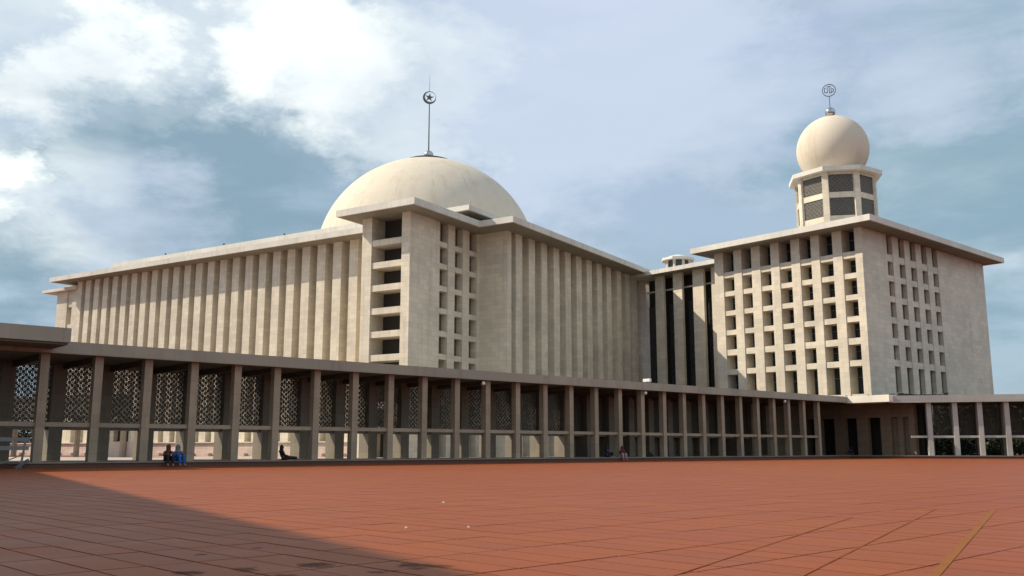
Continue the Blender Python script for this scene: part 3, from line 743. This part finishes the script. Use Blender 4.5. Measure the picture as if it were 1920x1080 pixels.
# ---- people
def skinned(name, joints, edges, m, par, sub=1):
    me = bpy.data.meshes.new(name); me.from_pydata([j[0] for j in joints], edges, []); me.materials.append(m)
    o = put(name, me, par)
    md = o.modifiers.new('skin', 'SKIN'); md.use_smooth_shade = True
    for i, j in enumerate(joints):
        r = j[1]; me.skin_vertices[0].data[i].radius = (r, r) if not isinstance(r, tuple) else r
    me.skin_vertices[0].data[0].use_root = True
    ss_ = o.modifiers.new('sub', 'SUBSURF'); ss_.levels = sub; ss_.render_levels = sub
    return o
def person(loc, face, label, top, bottom, veil=None, pose='edge', lean=0.0):
    """seated figure; origin on the seat. face = bearing it looks along; local +y is forward"""
    e = bpy.data.objects.new('person', None); COL.objects.link(e); e.location = loc; e.rotation_euler.z = -R(face)
    e['label'] = label; e['category'] = 'person'
    if pose == 'edge': kn, ft, kz, fz = .44, .52, .30, -.22
    elif pose == 'floor': kn, ft, kz, fz = .38, .50, .42, .06
    else: kn, ft, kz, fz = .46, .88, .14, .07
    t = lean
    J = [((0, 0, .12), .14), ((0, -.02 - t * .3, .32), .125), ((0, -.01 - t * .6, .50), .15), ((0, .0 - t * .7, .60), .06), ((0, .02 - t * .75, .70), .095), ((0, .03 - t * .78, .80), .085)]
    Ed = [(0, 1), (1, 2), (2, 3), (3, 4), (4, 5)]
    for s_ in (-1, 1):
        n = len(J); J += [((s_ * .12, .08, .12), .095), ((s_ * .14, kn, kz), .075), ((s_ * .14, ft, fz), .05), ((s_ * .15, ft + .17, fz - .02), .04)]
        Ed += [(0, n), (n, n + 1), (n + 1, n + 2), (n + 2, n + 3)]
        n = len(J); J += [((s_ * .20, -t * .6, .50), .055), ((s_ * .25, .06 - t * .5, .28), .045), ((s_ * .13, kn * .72, kz + .10), .035), ((s_ * .10, kn * .92, kz + .10), .032)]
        Ed += [(2, n), (n, n + 1), (n + 1, n + 2), (n + 2, n + 3)]
    skinned('body', J, Ed, SKIN, e)
    # tunic and sleeves, skirt or trousers
    Jt = [((0, 0, .12), .17), ((0, -.02 - t * .3, .32), .155), ((0, -.01 - t * .6, .51), .165), ((0, -t * .65, .57), .08)]; Et = [(0, 1), (1, 2), (2, 3)]
    for s_ in (-1, 1):
        n = len(Jt); Jt += [((s_ * .21, -t * .6, .50), .075), ((s_ * .255, .06 - t * .5, .28), .065), ((s_ * .15, kn * .62, kz + .10), .05)]; Et += [(2, n), (n, n + 1), (n + 1, n + 2)]
    skinned('tunic', Jt, Et, top, e)
    Js = [((0, 0, .11), .18)]; Es = []
    for s_ in (-1, 1):
        n = len(Js); Js += [((s_ * .12, .10, .12), .12), ((s_ * .14, kn, kz), .105), ((s_ * .14, ft - .01, fz + .05), .09)]; Es += [(0, n), (n, n + 1), (n + 1, n + 2)]
    skinned('skirt', Js, Es, bottom, e)
    hm = veil or HAIR
    pr = [(.06, .93), (.115, .86), (.135, .76), (.125, .66), (.15, .56), (.21, .46)] if veil else [(.05, .91), (.10, .86), (.112, .78), (.10, .72)]
    put('headscarf' if veil else 'hair', MB().lathe(list(reversed(pr)), 16, (0, -.015 - t * .72, 0), .9).mesh('headscarf', hm, True), e)
    face_ = MB()
    for x in (-.035, .035): face_.box(x - .012, x + .012, .0, .012, 0.0, .012)
    face_.box(-.012, .012, .0, .03, -.05, -.01); face_.box(-.03, .03, 0, .008, -.085, -.073)
    put('face', face_.mesh('face', HAIR), e, (0, .125 - t * .75, .775))
    return e
HAIR = cloth('dark_hair', (.02, .015, .012))
cblk = cloth('black_cloth', (.012, .011, .013)); cbrn = cloth('brown_cloth', (.10, .035, .025)); cblu = cloth('bright_blue_cloth', (.015, .10, .36))
cgry = cloth('grey_cloth', (.16, .17, .18)); cpur = cloth('dark_blue_cloth', (.03, .02, .13)); cmar = cloth('maroon_cloth', (.12, .015, .035)); cpnk = cloth('pale_pink_cloth', (.36, .25, .26)); cnav = cloth('navy_cloth', (.01, .015, .09))
FACE = 138.5
def pp(b, a=.16): x, y, z = at(a, b); return (x, y, ZP + DZ + .01)
person(pp(5.5), FACE + 6, 'person in brown top and black skirt sitting on the step beside one in blue', cbrn, cblk, cbrn)
person(pp(6.05), FACE - 8, 'person in bright blue with a grey headscarf sitting on the colonnade step', cblu, cblu, cgry)
person(pp(12.95, .75), 55, 'person in black leaning against a pier with legs stretched out', cblk, cblk, cblk, 'legs', .16)
person(pp(42.1, .5), 70, 'person in a dark blue shawl hunched on the colonnade floor', cpur, cblk, cblk, 'floor')
person(pp(43.6), FACE + 25, 'person in a maroon top and pale pink skirt sitting on the step', cmar, cpnk, cmar)
person(pp(83.9, 1.9), FACE + 60, 'person in navy blue sitting in the dark entrance doorway', cnav, cnav, cnav, 'floor')
q = MB()
for k in range(7): q.tube([(-.55 + k * .18, 0, .0), (-.50 + k * .18, .05, .10 + .05 * (k % 3)), (-.42 + k * .18, .02, .01)], [.10, .15, .10], 8)
o = put('cloth_bundle', q.mesh('cloth_bundle', cblk, True), None, (*at(.8, 47.6)[:2], ZP + DZ + .06)); o.rotation_euler.z = -R(48.5) + R(90)
o['label'] = 'low dark bundle of cloth lying on the colonnade floor between two piers'; o['category'] = 'bundle'

# ---- planting behind the right colonnade
LEAF = []
for i, c_ in enumerate(((.026, .042, .014), (.036, .055, .016), (.020, .032, .013))):
    m, N, b = mat('foliage_%s' % ('deep', 'mid', 'dark')[i])
    oi = N.new('ShaderNodeNewGeometry').outputs['Random Per Island']
    N.put(b.inputs['Base Color'], N.mix(oi, tuple(x * .65 for x in c_), tuple(x * 1.4 for x in c_))); b.inputs['Roughness'].default_value = .55
    LEAF.append(m)
BARK = plain('bark', (.07, .05, .035), .9)
def tree(x, y, h, r, label, cat='tree', k=0, trunk=True, n=1500, z0=None, leaf=.16, name='tree'):
    e = bpy.data.objects.new(name, None); COL.objects.link(e); e.location = (x, y, 0); e['label'] = label; e['category'] = cat
    rr = random.Random(int(x * 31 + y * 7)); tp = MB()
    zb = h * .42 if z0 is None else z0
    tips = []
    tp.tube([(0, 0, 0), (.05, .03, zb * .6), (-.03, .05, zb), (.04, 0, h * .8)], [.17 * h / 6, .13 * h / 6, .10 * h / 6, .03], 9)
    for i in range(7):
        t = i * 2.4; L_ = r * rr.uniform(.5, .85); zt = rr.uniform(zb + .2, h * .9)
        tp.tube([(0, 0, zb * rr.uniform(.75, 1.1)), (L_ * .5 * math.cos(t), L_ * .5 * math.sin(t), zt * .85), (L_ * math.cos(t), L_ * math.sin(t), zt)], [.07, .045, .015], 6)
        tips.append((L_ * math.cos(t), L_ * math.sin(t), zt))
    put('trunk', tp.mesh('trunk', BARK, True), e)
    tips += [(rr.uniform(-.4, .4) * r, rr.uniform(-.4, .4) * r, rr.uniform(zb, h)) for _ in range(7)]
    q = MB()
    for i in range(n):
        cx, cy, cz = rr.choice(tips); s_ = r * .36
        p = Vector((cx + rr.gauss(0, s_), cy + rr.gauss(0, s_), min(h, max(zb * .7, cz + rr.gauss(0, s_ * .8)))))
        u = Vector((rr.gauss(0, 1), rr.gauss(0, 1), rr.gauss(0, .6))).normalized(); v = u.orthogonal().normalized()
        v.rotate(Quaternion(u, rr.uniform(0, 6.28))); a_ = leaf * rr.uniform(.6, 1.3)
        m0 = len(q.v); q.v += [tuple(p - u * a_), tuple(p + v * a_ * .45), tuple(p + u * a_), tuple(p - v * a_ * .45)]; q.f.append((m0, m0 + 1, m0 + 2, m0 + 3))
    me = bpy.data.meshes.new('crown'); me.from_pydata(q.v, [], q.f); me.materials.append(LEAF[k % 3]); put('crown', me, e)
tl = ['dark leafy tree behind the right colonnade, nearest the square block', 'bushy green tree behind the second pier of the right colonnade', 'low spreading tree behind the third pier of the right colonnade', 'dense dark tree behind the fourth pier of the right colonnade', 'green tree behind the right colonnade at the picture edge', 'far dark tree behind the end of the right colonnade']
def atR(b, d): return (RO[0] + math.sin(R(105)) * b + math.sin(R(15)) * d, RO[1] + math.cos(R(105)) * b + math.cos(R(15)) * d)
for k, b in enumerate((8.5, 12, 15.5, 19, 23, 27.5)):
    x, y = atR(b, 12.5 + (k % 3) * 2.0); tree(x, y, 6.0 + .3 * (k % 2), 2.5, tl[k], k=k, n=3400, z0=1.2, leaf=.24)
sl = ['low green shrub behind the right colonnade, closest to the entrance', 'low green shrub seen under the rail between the second and third right piers', 'light green shrub seen under the rail between the last two right piers', 'low shrub behind the right colonnade at the picture edge']
for k, b in enumerate((6.0, 8.9, 11.9, 14.6)):
    x, y = atR(b, 9.3); tree(x, y, 2.1, 1.3, sl[k], 'shrub', k=k + 1, n=1300, z0=.3, leaf=.13, name='shrub')
# belts of far planting that close the view under the roofs
def belt(pts, h, n, seed):
    rr = random.Random(seed); q = MB()
    for i in range(n):
        k = rr.randrange(len(pts) - 1); t = rr.random(); p0, p1 = Vector(pts[k]), Vector(pts[k + 1]); c_ = p0.lerp(p1, t)
        top = h * (.75 + .25 * math.sin(c_.x * .35 + seed) * math.cos(c_.y * .23))
        p = Vector((c_.x + rr.gauss(0, 1.6), c_.y + rr.gauss(0, 1.6), top * rr.random() ** .8))
        u = Vector((rr.gauss(0, 1), rr.gauss(0, 1), rr.gauss(0, .7))).normalized(); v = u.orthogonal().normalized(); v.rotate(Quaternion(u, rr.uniform(0, 6.28))); a_ = rr.uniform(.25, .6)
        m0 = len(q.v); q.v += [tuple(p - u * a_), tuple(p + v * a_ * .5), tuple(p + u * a_), tuple(p - v * a_ * .5)]; q.f.append((m0, m0 + 1, m0 + 2, m0 + 3))
    me = bpy.data.meshes.new('far_planting'); me.from_pydata(q.v, [], q.f); me.materials.append(LEAF[seed % 3])
    o = put('far_planting', me, kind='stuff'); return o
o = belt([(48, 128), (75, 118), (110, 108), (150, 96)], 7.5, 16000, 1); o['label'] = 'dark mass of far planting seen under the right colonnade roof'; o['category'] = 'planting'
o = belt([(-150, 120), (-108, 160), (-92, 182)], 8, 9000, 2); o['label'] = 'dark mass of far planting seen through the left end of the colonnade'; o['category'] = 'planting'
